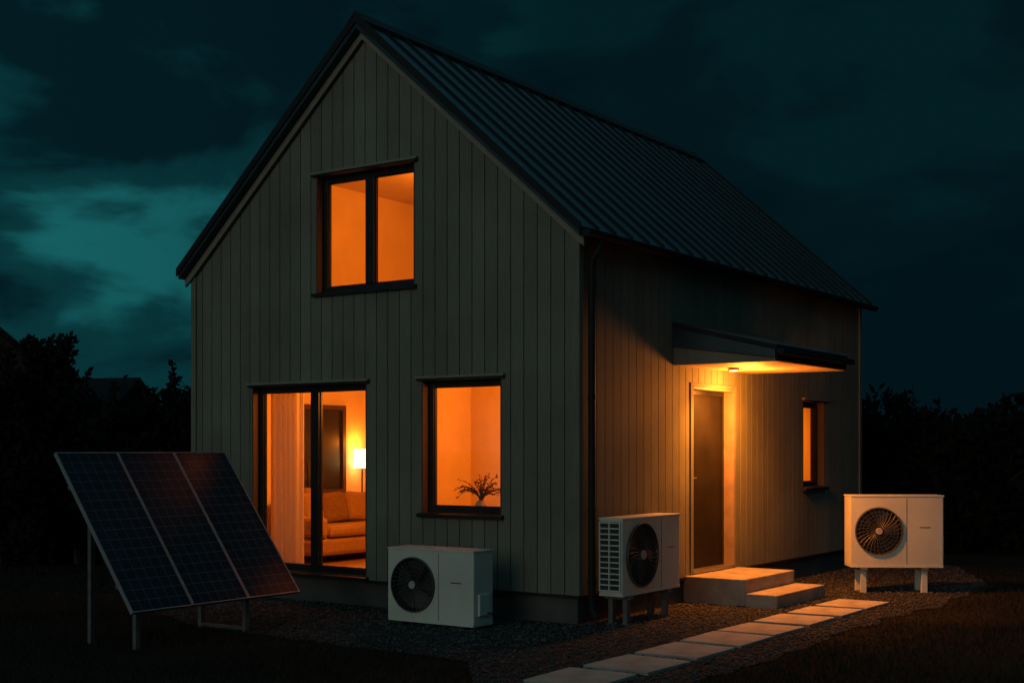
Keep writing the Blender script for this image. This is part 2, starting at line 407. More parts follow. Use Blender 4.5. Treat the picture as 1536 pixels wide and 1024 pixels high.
# canopy
e=empty('door_canopy'); e.parent=house
c0,c1,p=1.98,4.0,1.2
mb=MB()
top=[(0.003,3.09),(p+0.02,2.80),(p+0.02,2.755),(0.003,3.045)]
mb.prism([fs(c0-0.03,o,z) for o,z in top],[fs(c1+0.03,o,z) for o,z in top],'gutter')
for i in range(8):
    x=c0-0.02+i*(c1-c0+0.04)/7
    P=[(0.003,3.088),(p+0.02,2.798),(p+0.02,2.82),(0.003,3.11)]
    mb.prism([fs(x-0.008,o,z) for o,z in P],[fs(x+0.008,o,z) for o,z in P],'metal')
mb.build('canopy_roof',e)
mb=MB()
for ca,cb in ((c0-0.028,c0-0.003),(c1+0.003,c1+0.028)):
    P=[(0.003,3.043),(p,2.755),(p,2.665),(0.003,2.83)]
    mb.prism([fs(ca,o,z) for o,z in P],[fs(cb,o,z) for o,z in P],'metal')
mb.box(c0,c1,p-0.005,p+0.015,2.64,2.752,'gutter',fs)
mb.box(c0-0.03,c1+0.06,p+0.02,p+0.10,2.70,2.76,'gutter',fs)
mb.build('canopy_fascia',e,0.008)
mb=MB()
for ca,cb in ((c0,c0+0.02),(c1-0.02,c1)):
    P=[(0.003,3.04),(p-0.01,2.75),(p-0.01,2.63),(0.003,2.63)]
    mb.prism([fs(ca,o,z) for o,z in P],[fs(cb,o,z) for o,z in P],'side')
nb=10
for i in range(nb):
    w=(c1-c0-0.05)/nb
    mb.box(c0+0.024+i*w,c0+0.024+(i+1)*w-0.008,0.003,p-0.012,2.632,2.65,'soffit',fs)
mb.build('canopy_soffit',e)
mb=MB(); 
LX,LP=2.80,0.34
mb.lathe((LX,-LP,2.60),[(0.0,0.01),(0.05,0.01),(0.05,0.0),(0.065,0.0),(0.065,0.031)],'steel')
mb.build('downlight_body',e)
mb=MB(); mb.lathe((LX,-LP,2.598),[(0.0,0.0),(0.048,0.0)],'downl'); mb.build('downlight_lens',e)
def light(name,kind,loc,power,c,size=0.1,parent=house,dirv=None,cone=150,blend=0.5):
    l=bpy.data.lights.new(name,kind); l.energy=power; l.color=c
    l.shadow_soft_size=size
    o=bpy.data.objects.new(name,l); col.objects.link(o); o.location=loc
    if kind=='SPOT':
        l.spot_size=math.radians(cone); l.spot_blend=blend
        o.rotation_euler=Vector(dirv).to_track_quat('-Z','Y').to_euler()
    if parent: o.parent=parent
    return o
WARM=(1.0,0.235,0.012)
PORCH=(1.0,0.26,0.026)
light('canopy_lamp','SPOT',(LX,-LP,2.57),400,PORCH,0.045,e,(0.12,-0.08,-1),150,0.9)
light('canopy_fill','POINT',(LX+0.30,-LP-0.04,2.34),125,PORCH,0.16,e)  # added fill light with no fixture of its own, brightens soffit and wall

# steps
e=empty('concrete_steps'); e.parent=house
mb=MB(); mb.box(2.27,3.66,-0.715,0.026,-0.05,0.30,'conc'); mb.build('upper_step',e,0.008)
mb=MB(); mb.box(2.27,3.66,-1.085,-0.717,-0.05,0.15,'conc'); mb.build('lower_step',e,0.008)

# interior --------------------------------------------------------
e=empty('interior'); e.parent=house
mb=MB()
mb.box(0.2,3.7,2.25,2.35,0.31,2.6,'plaster')
mb.box(3.6,3.7,2.36,5.24,0.31,2.6,'plaster')
wx0,wx1,wz0,wz1=1.5,2.43,1.12,2.3
mb.box(0.2,wx0,5.18,5.24,0.31,2.6,'plaster'); mb.box(wx1,3.6,5.18,5.24,0.31,2.6,'plaster')
mb.box(wx0,wx1,5.18,5.24,0.31,wz0,'plaster'); mb.box(wx0,wx1,5.18,5.24,wz1,2.6,'plaster')
mb.box(1.3,1.38,0.2,2.249,0.31,2.6,'plaster')
mb.box(0.2,1.3,0.2,0.22,0.31,2.6,'plaster')
mb.box(4.6,4.66,0.2,2.2,0.31,2.6,'plaster'); mb.box(4.6,7.6,2.2,2.26,0.31,2.6,'plaster'); mb.box(7.3,7.36,0.2,2.2,0.31,2.6,'plaster')
# upstairs room under the ridge
mb.box(0.2,3.4,1.42,1.5,2.82,4.86,'plaster'); mb.box(0.2,3.4,3.96,4.02,2.82,4.86,'plaster'); mb.box(3.4,3.48,1.42,4.02,2.82,4.93,'plaster')
mb.box(0.2,3.399,1.42,4.02,4.861,4.93,'plaster')
mb.box(0.201,SL-0.2,0.201,GW-0.201,2.601,2.70,'plaster')
mb.build('partition_walls',e)
mb=MB(); mb.box(0.2,SL-0.2,0.2,GW-0.2,0.296,0.309,'floor'); mb.box(0.2,SL-0.2,0.2,GW-0.2,2.702,2.81,'floor'); mb.build('floors',e)
mb=MB(); strips(mb,0.25,GW-0.25,99,0,lambda a:2.6,0.31,OG[1:],fg,-0.215,-0.202,'plaster'); mb.build('inner_lining',e)
mb=MB()
fw=0.06
for b in ((wx0,wx0+fw,wz0,wz1),(wx1-fw,wx1,wz0,wz1),(wx0+fw,wx1-fw,wz0,wz0+fw),(wx0+fw,wx1-fw,wz1-fw,wz1)):
    mb.box(b[0],b[1],5.16,5.2,b[2],b[3],'reveal')
mb.box(wx0+fw,wx1-fw,5.19,5.2,wz0+fw,wz1-fw,'frame')
mb.build('back_window',e)
mb=MB(); mb.box(0.25,3.6,5.165,5.179,0.31,0.40,'trim'); mb.build('skirting',e)
# curtains
mb=MB(); N_=70
def curt(ya,yb,x,z0,z1,waves,amp):
    P=[]
    for i in range(N_+1):
        f=i/N_; y=ya+(yb-ya)*f
        xx=x+amp*math.sin(f*waves*2*math.pi)+0.3*amp*math.sin(f*waves*4.3*math.pi+1)
        P.append((xx,y))
    for i in range(N_):
        a,b=P[i],P[i+1]
        zs=[z0,(z0+z1)/2,z1]
        for k in (0,1):
            mb.poly([(a[0],a[1],zs[k]),(b[0],b[1],zs[k]),(b[0],b[1],zs[k+1]),(a[0],a[1],zs[k+1])],'cloth')
curt(3.93,4.42,0.30,0.33,2.5,6,0.035)
cu=mb.build('curtain',e,smooth=True,norm=False)
mb=MB(); mb.tube([(0.30,2.75,2.5),(0.30,4.5,2.5)],0.012,'frame',8); mb.build('curtain_rail',e)
so=empty('sofa'); so.parent=e
mb=MB(); mb.box(0.95,2.95,4.3,5.12,0.40,0.62,'sofa'); mb.box(0.95,2.95,4.92,5.12,0.62,1.08,'sofa'); mb.box(0.95,1.13,4.28,4.92,0.62,0.88,'sofa'); mb.box(2.77,2.95,4.28,4.92,0.62,0.88,'sofa')
mb.build('base',so,0.05)
mb=MB(); mb.box(1.14,1.94,4.27,4.9,0.625,0.77,'sofa'); mb.box(1.96,2.76,4.27,4.9,0.625,0.77,'sofa'); mb.build('seat_cushions',so,0.05)
for i,(x,m_,rt) in enumerate(((1.35,'sofa',0.2),(1.75,'sofa2',-0.15),(2.2,'sofa',0.1),(2.58,'sofa2',-0.2))):
    mb=MB(); mb.box(-0.21,0.21,-0.07,0.07,-0.19,0.2,m_); o=mb.build('cushion',so,0.06); o.location=(x,4.78,0.96); o.rotation_euler=(-0.25,0.08*(-1)**i,rt)
mb=MB()
for x in (1.0,2.9):
    for y in (4.36,5.06): mb.tube([(x,y,0.31),(x,y,0.41)],0.02,'frame',8)
mb.build('feet',so)
la=empty('floor_lamp'); la.parent=e
lx,ly=2.62,5.045
mb=MB(); mb.tube([(lx,ly+0.0,1.0),(lx,ly,1.52)],0.010,'frame',8); mb.build('pole',la)
mb=MB(); mb.lathe((lx,ly,1.46),[(0.125,0),(0.105,0.26)],'shade'); mb.build('shade',la,norm=False)
light('lamp_bulb','POINT',(lx,ly-0.02,1.80),9,WARM,0.05,la)
pl=empty('house_plant'); pl.parent=e
mb=MB(); px,py,pz=1.52,4.98,1.08
mb.lathe((px,py,pz),[(0.0,0),(0.06,0),(0.08,0.14),(0.07,0.14),(0.0,0.13)],'ceram',16)
for i in range(26):
    a=random.uniform(0,6.28); l=random.uniform(0.2,0.42); b=random.uniform(0.05,0.22)
    p0=Vector((px,py,pz+0.12)); p1=p0+Vector((math.cos(a)*b*0.4,math.sin(a)*b*0.3,l*0.6)); p2=p0+Vector((math.cos(a)*b,math.sin(a)*b*0.5,l))
    sd=Vector((-math.sin(a),math.cos(a),0))*0.022
    mb.poly([p0-sd*0.2,p1-sd,p2,p1+sd,p0+sd*0.2],'leafin')
mb.build('leaves',pl,norm=False)
mb=MB(); mb.box(1.35,1.7,4.93,5.1,1.055,1.08,'reveal'); mb.build('shelf',pl)
va=empty('dried_flower_vase'); va.parent=e
mb=MB(); vx,vy,vz=0.27,1.36,1.05
mb.box(0.216,0.42,0.92,1.93,1.03,1.05,'plaster')
mb.lathe((vx,vy,vz),[(0.0,0),(0.05,0),(0.075,0.05),(0.05,0.11),(0.03,0.13),(0.025,0.13)],'ceram',20)
mb.build('vase',va,smooth=True)
mb=MB()
for i in range(26):
    a=random.uniform(-1.5,1.5); l=random.uniform(0.24,0.42)
    dx=random.uniform(-0.05,0.05)
    pts=[Vector((vx,vy,vz+0.10))]
    for k in range(1,6):
        f=k/5; pts.append(Vector((vx+dx*f,vy+math.sin(a*f**0.5)*l*f*0.9,vz+0.12+math.cos(a*f)*l*f*0.8)))
    mb.tube(pts,[0.005,0.005,0.004,0.004,0.003,0.002],'dry',5)
    for k in range(20):
        f=random.uniform(0.35,1); j=min(4,int(f*5)); q=pts[j].lerp(pts[j+1],f*5-j)
        d=Vector((random.uniform(-1,1),random.uniform(-1,1),random.uniform(-1,1))).normalized()*random.uniform(0.012,0.03)
        s=d.cross(Vector((0.3,0.5,0.8)))*0.45
        mb.poly([q,q+d*0.5+s,q+d,q+d*0.5-s],'dry')
mb.build('twigs',va,norm=False)
light('living_room_lamp','SPOT',(0.75,2.75,2.40),230,WARM,0.12,e,(0.5,0.85,-0.30),155,0.5)
light('small_room_lamp','SPOT',(0.50,0.50,2.25),105,WARM,0.10,e,(0.5,0.75,-0.25),150,0.5)
light('bedroom_lamp','SPOT',(0.75,1.85,4.3),125,WARM,0.12,e,(0.72,0.6,-0.25),160,0.4)
light('hall_lamp','SPOT',(6.0,0.5,2.3),120,WARM,0.10,e,(0.3,0.8,-0.3),150,0.5)

# ------------------------------------------------------------------ air conditioners
def ac_unit(name,loc,rot,w,h,d,base,legs=True,endgrille=False,fanfrac=0.6,mcolor='acw',legm='acw'):
    e=empty(name,loc,rot)
    mb=MB(); x0,x1=-w/2,w/2; y0,y1=-d/2,d/2; z0,z1=base,base+h
    sw=w*fanfrac; cx=x0+sw/2; cz=(z0+z1)/2; R=min(sw,h)*0.42; hx,hz=sw/2,h/2
    mb.poly([(x0,y1,z0),(x1,y1,z0),(x1,y1,z1),(x0,y1,z1)],mcolor)
    mb.poly([(x0,y0,z0),(x1,y0,z0),(x1,y1,z0),(x0,y1,z0)],mcolor)
    mb.poly([(x0,y0,z1),(x1,y0,z1),(x1,y1,z1),(x0,y1,z1)],mcolor)
    mb.poly([(x0,y0,z0),(x0,y1,z0),(x0,y1,z1),(x0,y0,z1)],mcolor)
    mb.poly([(x1,y0,z0),(x1,y1,z0),(x1,y1,z1),(x1,y0,z1)],mcolor)
    xs=x0+sw
    mb.poly([(xs,y0,z0),(x1,y0,z0),(x1,y0,z1),(xs,y0,z1)],mcolor)
    n=48; depth=0.11
    def sq(i):
        t=2*math.pi*i/n; c,s=math.cos(t),math.sin(t); k=max(abs(c),abs(s)); return (cx+hx*c/k,y0,cz+hz*s/k)
    def ci(i,r,y): t=2*math.pi*i/n; return (cx+r*math.cos(t),y,cz+r*math.sin(t))
    for i in range(n):
        mb.poly([sq(i),sq(i+1),ci(i+1,R,y0),ci(i,R,y0)],mcolor)
        mb.poly([ci(i,R,y0),ci(i+1,R,y0),ci(i+1,R*0.95,y0+depth),ci(i,R*0.95,y0+depth)],'acd')
    mb.poly([ci(i,R*0.95,y0+depth) for i in range(n)],'acd')
    me=mb.build('casing',e)
    bm=bmesh.new(); bm.from_mesh(me.data); bmesh.ops.remove_doubles(bm,verts=bm.verts,dist=1e-5); bmesh.ops.recalc_face_normals(bm,faces=bm.faces); bm.to_mesh(me.data); bm.free()
    bv=me.modifiers.new('b','BEVEL'); bv.width=0.014; bv.segments=3; bv.limit_method='ANGLE'; bv.angle_limit=math.radians(60)
    t=MB()
    t.box(xs-0.002,xs+0.003,y0-0.003,y0+0.001,z0+0.02,z1-0.03,'acd')
    t.box(x0-0.006,x1+0.006,y0-0.006,y1+0.006,z1-0.012,z1+0.006,mcolor)
    t.box(x0+0.004,x1-0.004,y0-0.003,y1+0.003,z0-0.012,z0+0.012,mcolor)
    t.box(xs+(x1-xs)*0.35,xs+(x1-xs)*0.65,y0-0.003,y0+0.001,cz+0.04,cz+0.05,'acg')
    t.build('panel_trim',e,0.003)
    v=MB(); v.box(x1-0.002,x1+0.025,-d*0.30,d*0.25,z0+h*0.12,z0+h*0.42,mcolor); v.build('valve_cover',e,0.01)
    f=MB(); yf=y0+0.055
    f.tube([(cx,y0+depth-0.005,cz),(cx,y0+0.02,cz)],R*0.2,'acb',20)
    B=5
    for b in range(B):
        a0=2*math.pi*b/B
        cols=[]
        for k in range(7):
            r=R*(0.18+0.74*k/6); spr=0.42+0.1*k/6; sh=0.25*(k/6)
            cols.append([(cx+r*math.cos(a0+sh+spr*s),yf+0.022*s,cz+r*math.sin(a0+sh+spr*s)) for s in (-1,-0.3,0.4,1)])
        for k in range(6):
            for j in range(3):
                f.poly([cols[k][j],cols[k+1][j],cols[k+1][j+1],cols[k][j+1]],'acb')
    f.build('fan_blades',e,norm=False)
    g=MB(); yg=y0-0.012
    for rr in (1.0,0.84,0.68,0.52,0.36):
        g.tube([(cx+R*rr*math.cos(2*math.pi*i/40),yg,cz+R*rr*math.sin(2*math.pi*i/40)) for i in range(40)],0.003 if rr<1 else 0.009,'acg',5,closed=True)
    for i in range(30):
        a=2*math.pi*i/30
        g.tube([(cx+R*r*math.cos(a+0.35*r),yg-0.003,cz+R*r*math.sin(a+0.35*r)) for r in (0.2,0.45,0.75,1.0)],0.0035,'acg',4)
    g.build('fan_guard',e)
    hb=MB(); hb.tube([(cx,yg+0.008,cz),(cx,yg-0.012,cz)],R*0.15,'achub',24); hb.build('hub_cap',e,0.004)
    if endgrille:
        q=MB(); xa=x0-0.008
        q.box(xa,x0+0.001,y0+0.02,y1-0.02,z0+0.04,z1-0.03,'acd')
        for i in range(13):
            z=z0+0.045+i*(h-0.085)/12; q.box(xa-0.014,xa+0.002,y0+0.015,y1-0.015,z-0.006,z+0.006,mcolor)
        for y in (y0+0.012,0,y1-0.024): q.box(xa-0.016,xa+0.002,y,y+0.012,z0+0.036,z1-0.026,mcolor)
        q.build('coil_grille',e)
    l=MB()
    if legs:
        for x in (x0+w*0.14,x1-w*0.2):
            for y in (y0+0.05,y1-0.05):
                l.box(x-0.035,x+0.035,y-0.025,y+0.025,0.0,base-0.05,legm)
                l.box(x-0.055,x+0.055,y-0.045,y+0.045,0.0,0.012,'galv')
            l.box(x-0.04,x+0.04,y0-0.01,y1+0.01,base-0.05,base-0.013,'galv')
    else:
        for x in (x0+w*0.14,x1-w*0.16):
            l.box(x-0.05,x+0.05,y0-0.01,y1+0.01,0,base-0.01,'acd')
    l.build('feet',e,0.003)
    pp=MB()
    pp.tube([(x1+0.01,d*0.1,z0+0.12),(x1+0.05,d*0.15,z0+0.10),(x1+0.05,d*0.6,z0+0.10)],0.012,'acd',8)
    pp.build('refrigerant_pipe',e)
    return e
cX,cY=-0.89+0.16,(0.609+1.653)/2
ac_unit('heat_pump_unit',W(cX,cY),TH-math.pi/2,1.04,0.70,0.32,0.045,legs=False)
ac_unit('heat_pump_unit',W(0.113+0.62,-0.411+0.13),TH,1.2,0.74,0.26,0.30,endgrille=True,fanfrac=0.66,legm='galv')
ac_unit('heat_pump_unit',(4.58,15.65,0),-0.03,1.09,0.84,0.36,0.32,fanfrac=0.6)

# ------------------------------------------------------------------ solar array
sp=empty('solar_panel_array',(OX,OY,0),TH)
px0,px1=-3.546,-1.526; pyb,pyt=2.231,3.27; zb,zt=0.33,1.68
U=Vector((1,0,0)); V=Vector((0,pyt-pyb,zt-zb)); Ln=V.length; V.normalize(); NN=U.cross(V).normalized()
orig=Vector((px0,pyb,zb))
def pp_(u,v,n): return tuple(orig+U*u+V*v+NN*n)
wid=(px1-px0)/3
for i in range(3):
    u0=i*wid+0.004; u1=(i+1)*wid-0.004
    mb=MB(); fr=0.010
    fnp=lambda a,b,c:pp_(a,b,c)
    mb.box(u0,u0+fr,0,Ln,-0.03,0.006,'alu',fnp); mb.box(u1-fr,u1,0,Ln,-0.03,0.006,'alu',fnp)
    mb.box(u0+fr,u1-fr,0,fr,-0.03,0.006,'alu',fnp); mb.box(u0+fr,u1-fr,Ln-fr,Ln,-0.03,0.006,'alu',fnp)
    mb.box(u0+fr,u1-fr,fr,Ln-fr,-0.025,-0.02,'galv',fnp)
    mb.build('panel_frame',sp)
    me=bpy.data.meshes.new('cells'); q=[pp_(u0+fr,fr,0),pp_(u1-fr,fr,0),pp_(u1-fr,Ln-fr,0),pp_(u0+fr,Ln-fr,0)]
    me.from_pydata(q,[],[(0,1,2,3)]); uv=me.uv_layers.new(name='UVMap')
    for k,c in enumerate([(0,0),(0.624,0),(0.624,1.664),(0,1.664)]): uv.data[k].uv=c
    me.materials.append(M['pv']); o=bpy.data.objects.new('cells',me); col.objects.link(o); o.parent=sp
mb=MB()
for x in (-3.42,-2.15):
    yb,yt=2.33,2.93
    zf=lambda y: zb+(y-pyb)/(pyt-pyb)*(zt-zb)-0.05
    mb.box(x-0.022,x+0.022,yb-0.022,yb+0.022,0,zf(yb),'galv'); mb.box(x-0.022,x+0.022,yt-0.022,yt+0.022,0,zf(yt),'galv')
    if x>-3: mb.box(x-0.018,x+0.018,yb+0.023,yt-0.023,0.02,0.05,'galv')
    P=[(pyb+0.05,zf(pyb+0.05)+0.012),(pyt-0.05,zf(pyt-0.05)+0.012),(pyt-0.05,zf(pyt-0.05)-0.035),(pyb+0.05,zf(pyb+0.05)-0.035)]
    mb.prism([(x-0.045,y,z) for y,z in P],[(x-0.0235,y,z) for y,z in P],'galv')
for v in (0.3,1.35):
    mb.box(0.02,px1-px0-0.02,v-0.02,v+0.02,-0.07,-0.032,'galv',pp_)
mb.build('mounting_frame',sp)

# ------------------------------------------------------------------ ground
mb=MB()
mb.poly([(-400,-100,0),(400,-100,0),(400,700,0),(-400,700,0)],'lawn'); mb.build('ground')
gp=[(-4.6,-2.3),(-1,-2.35),(1.5,-2.3),(3.6,-2.4),(6,-2.35),(8.6,-1.2),(8.6,0.4),(0.3,0.4),(0.3,4.4),(-1.5,4.5),(-2.0,3.4),(-2.25,2.2),(-2.3,1),(-2.35,-0.4),(-3.1,-1.0),(-4.6,-1.1)]
poly=[]
for i in range(len(gp)):
    a=Vector(gp[i]); b=Vector(gp[(i+1)%len(gp)]); k=max(2,int((b-a).length/0.06))
    for j in range(k):
        q=a.lerp(b,j/k); nn=mnoise.noise(Vector((q.x*2.3,q.y*2.3,0)))*0.12+mnoise.noise(Vector((q.x*9,q.y*9,3)))*0.05
        poly.append((q.x+nn,q.y+nn))
mb=MB(); mb.poly([(x,y,0.006) for x,y in poly],'gravel'); g=mb.build('gravel_bed',loc=(OX,OY,0),rot=TH)
bm=bmesh.new(); bm.from_mesh(g.data); bmesh.ops.triangulate(bm,faces=bm.faces); 
for f in bm.faces:
    if f.normal.z<0: f.normal_flip()
bm.to_mesh(g.data); bm.free()
PA=np.array(poly)
def inpoly(x,y):
    r=np.zeros(len(x),bool); n=len(PA)
    for i in range(n):
        x1,y1=PA[i]; x2,y2=PA[(i+1)%n]
        c=((y1>y)!=(y2>y)); 
        with np.errstate(divide='ignore',invalid='ignore'):
            c&= x<(x2-x1)*(y-y1)/(y2-y1+1e-12)+x1
        r^=c
    return r
stones=[-3.36+0.8*i for i in range(9)]
SX,SY0,SY1=0.34,-1.91,-1.33
def fastmesh(name,verts,faces,matn,loc=(0,0,0),rot=0,smooth=False):
    me=bpy.data.meshes.new(name); nv=len(verts); nf,k=faces.shape
    me.vertices.add(nv); me.vertices.foreach_set('co',verts.astype(np.float32).ravel())
    me.loops.add(nf*k); me.loops.foreach_set('vertex_index',faces.astype(np.int32).ravel())
    me.polygons.add(nf); me.polygons.foreach_set('loop_start',np.arange(0,nf*k,k,dtype=np.int32)); me.polygons.foreach_set('loop_total',np.full(nf,k,dtype=np.int32))
    me.update(calc_edges=True); me.materials.append(M[matn]); 
    o=bpy.data.objects.new(name,me); col.objects.link(o); o.location=loc; o.rotation_euler=(0,0,rot); return o
Np=50000
x=np.random.uniform(-4.6,8.6,Np); y=np.random.uniform(-2.6,4.6,Np)
ok=inpoly(x,y)&~((x>0)&(y>0))
for s in stones: ok&=~((abs(x-s)<SX+0.005)&(y>SY0)&(y<SY1))
ok&=~((x>2.26)&(x<3.67)&(y>-1.09))
x,y=x[ok],y[ok]; n=len(x)
r=np.random.uniform(0.007,0.019,n)
octv=np.array([[1,0,0],[-1,0,0],[0,1,0],[0,-1,0],[0,0,1],[0,0,-1]],float)
octf=np.array([[0,2,4],[2,1,4],[1,3,4],[3,0,4],[2,0,5],[1,2,5],[3,1,5],[0,3,5]])
ang=np.random.uniform(0,6.28,n)
sc=np.random.uniform(0.6,1.3,(n,3)); sc[:,2]*=0.65
vv=octv[None]*sc[:,None,:]*r[:,None,None]+np.random.normal(0,0.0015,(n,6,3))
ca,sa=np.cos(ang)[:,None],np.sin(ang)[:,None]
vx=vv[:,:,0]*ca-vv[:,:,1]*sa+x[:,None]; vy=vv[:,:,0]*sa+vv[:,:,1]*ca+y[:,None]; vz=vv[:,:,2]+0.008+r[:,None]*0.25
V_=np.stack([vx,vy,vz],-1).reshape(-1,3); F_=(octf[None]+np.arange(n)[:,None,None]*6).reshape(-1,3)
fastmesh('gravel_stones',V_,F_,'peb',(OX,OY,0),TH)
e=empty('stepping_stone_path',(OX,OY,0),TH)
for s in stones:
    jx,jy=random.uniform(-0.02,0.02),random.uniform(-0.03,0.03)
    mb=MB(); mb.box(-SX,SX,-0.29,0.29,-0.03,0.032,'slab'); o=mb.build('slab',e,0.006); o.location=(s+jx,(SY0+SY1)/2+jy,0); o.rotation_euler=(random.uniform(-.008,.008),random.uniform(-.008,.008),random.uniform(-.035,.035))
Ng=90000
gx=np.random.uniform(-8,9.5,Ng); gy=9+10*np.random.uniform(0,1,Ng)**1.4
lx_=(gx-OX)*ex[0]+(gy-OY)*ex[1]; ly_=(gx-OX)*ey[0]+(gy-OY)*ey[1]
ok=~inpoly(lx_,ly_)&~((lx_>-0.02)&(lx_<SL)&(ly_>-0.02)&(ly_<GW))
gx,gy=gx[ok],gy[ok]; n=len(gx)
h=np.random.uniform(0.02,0.065,n)*(1+0.5*np.sin(gx*1.7)*np.cos(gy*2.1)); a=np.random.uniform(0,6.28,n); w=np.random.uniform(0.003,0.006,n)
lean=np.random.uniform(0,0.05,n); la_=np.random.uniform(0,6.28,n)
v0=np.stack([gx-np.cos(a)*w,gy-np.sin(a)*w,np.zeros(n)],-1); v1=np.stack([gx+np.cos(a)*w,gy+np.sin(a)*w,np.zeros(n)],-1)
v2=np.stack([gx+np.cos(la_)*lean,gy+np.sin(la_)*lean,h],-1)
fastmesh('grass',np.stack([v0,v1,v2],1).reshape(-1,3),np.arange(3*n).reshape(-1,3),'grass')

# ------------------------------------------------------------------ vegetation
def foliage(name,blobs,nleaf,size,trunks=True,twigs=30):
    e=empty(name,(0,0,0))
    B=np.array(blobs); wt=B[:,3]**2; wt/=wt.sum()
    idx=np.random.choice(len(B),nleaf,p=wt)
    d=np.random.normal(0,1,(nleaf,3)); d/=np.linalg.norm(d,axis=1)[:,None]
    rad=B[idx,3]*np.random.uniform(0.35,1.0,nleaf)**0.5*(1+0.22*np.sin(d[:,0]*7+idx)*np.cos(d[:,2]*6+idx*2)+np.random.normal(0,0.07,nleaf))
    c=B[idx,:3]+d*rad[:,None]*np.array([1,1,0.9]); c[:,2]=np.maximum(c[:,2],0.03)
    a=np.random.normal(0,1,(nleaf,3)); a/=np.linalg.norm(a,axis=1)[:,None]
    b=np.cross(a,np.random.normal(0,1,(nleaf,3))); b/=np.linalg.norm(b,axis=1)[:,None]
    s=(size*np.random.uniform(0.5,1.3,nleaf))[:,None]
    q=np.stack([c-a*s,c-b*s*0.45,c+a*s,c+b*s*0.45],1).reshape(-1,3)
    o=fastmesh('leaves',q,np.arange(4*nleaf).reshape(-1,4),'leaf'); o.parent=e
    mb=MB()
    for (x,y,z,r) in blobs:
        if trunks:
            p0=Vector((x+random.uniform(-.2,.2),y,0)); p2=Vector((x,y,z+r*0.4)); p1=p0.lerp(p2,0.5)+Vector((random.uniform(-.15,.15),0,0))
            mb.tube([p0,p1,p2],[0.06,0.045,0.02],'bark',6)
            for k in range(4):
                t=random.uniform(0.4,1); q0=p1.lerp(p2,t); dd=Vector((random.uniform(-1,1),random.uniform(-1,1),random.uniform(0.1,1))).normalized()
                mb.tube([q0,q0+dd*r*0.5,q0+dd*r*0.9+Vector((0,0,0.1))],[0.025,0.015,0.006],'bark',5)
    for k in range(twigs):
        x,y,z,r=random.choice(blobs); t=random.uniform(-0.9,0.9)
        p0=Vector((x+r*0.7*t,y+random.uniform(-.3,.3)*r,z+r*0.6*math.sqrt(1-t*t))); L_=random.uniform(0.25,0.75)*min(1,r)
        dd=Vector((t*0.6+random.uniform(-.3,.3),random.uniform(-.2,.2),1)).normalized(); p1=p0+dd*(L_+r*0.3)
        mb.tube([p0,p0.lerp(p1,0.5)+Vector((random.uniform(-.04,.04),0,0)),p1],[0.012,0.008,0.004],'bark',4)
        for j in range(16):
            q=p0.lerp(p1,random.uniform(0.3,1)); dl=Vector((random.uniform(-1,1),random.uniform(-.6,.6),random.uniform(-.2,1))).normalized()*random.uniform(0.07,0.15)
            s2=dl.cross(Vector((0.1,1,0.2)))*0.28
            mb.poly([q,q+dl*0.5+s2,q+dl,q+dl*0.5-s2],'leaf')
    mb.build('branches',e,norm=False)
    return e
def row(xa,xb,y,hfun,rr=0.9,step=0.7):
    bl=[]; x=xa
    while x<xb:
        h=hfun(x); r=rr*random.uniform(0.75,1.15)
        z=h-r
        bl.append((x,y+random.uniform(-.4,.4),z,r))
        while z>0.4:
            z-=r*0.9; bl.append((x+random.uniform(-.3,.3),y+random.uniform(-.4,.4),max(z,0.3),r*1.05))
        x+=step*random.uniform(0.7,1.2)
    return bl
foliage('hedge',row(4.4,18,22.5,lambda x:2.50+0.18*math.sin(x*1.3)+0.14*math.sin(x*3.1)+0.02*(x-4)),60000,0.10,twigs=40)
foliage('hedge',row(-15,-3.5,21,lambda x:2.25+0.25*math.sin(x*1.1+1)+0.12*math.sin(x*3.7)),50000,0.10,twigs=60)
foliage('shrub',[(-7.2,19.6,2.30,0.75),(-6.6,19.5,1.8,0.85),(-7.9,19.7,1.9,0.9),(-7.1,19.4,1.0,1.0),(-6.1,19.6,1.3,0.7),(-6.95,19.6,2.85,0.40)],20000,0.07,twigs=60)
foliage('shrub',[(-5.3,20.2,2.2,0.55),(-4.95,20.2,1.6,0.7),(-5.8,20.2,1.3,0.8),(-5.2,20.1,0.9,0.9)],12000,0.07,twigs=36)
foliage('tree_line',row(-40,40,46,lambda x:3.4+0.5*math.sin(x*0.4)+0.4*math.sin(x*1.1),1.8,1.4),40000,0.3,twigs=0)

def nhouse(loc,rot,w,l,h,rh):
    e=empty('neighbour_house',loc,rot)
    mb=MB(); mb.box(-w/2,w/2,0,l,0,h,'nwall'); mb.prism([(-w/2,0.01,h),(w/2,0.01,h),(0,0.01,h+rh-0.1)],[(-w/2,l-0.01,h),(w/2,l-0.01,h),(0,l-0.01,h+rh-0.1)],'nwall'); mb.build('walls',e)
    mb=MB()
    for s in (-1,1):
        k=rh/(w/2)
        P=[(0,h+rh),(s*(w/2+0.4),h-0.4*k),(s*(w/2+0.4),h-0.4*k-0.2),(0,h+rh-0.2)]
        mb.prism([(x,-0.4,z) for x,z in P],[(x,l+0.4,z) for x,z in P],'nroof')
    mb.build('roof',e)
    mb=MB()
    for x in (-w*0.25,w*0.2): mb.box(x-0.5,x+0.5,-0.03,0.0-0.002,1.0,2.2,'frame')
    mb.build('windows',e)
nhouse((-16.7,36,0),math.radians(24),7,9,4.2,3.0)
nhouse((-15.2,52,0),math.radians(75),6,8,2.6,2.0)

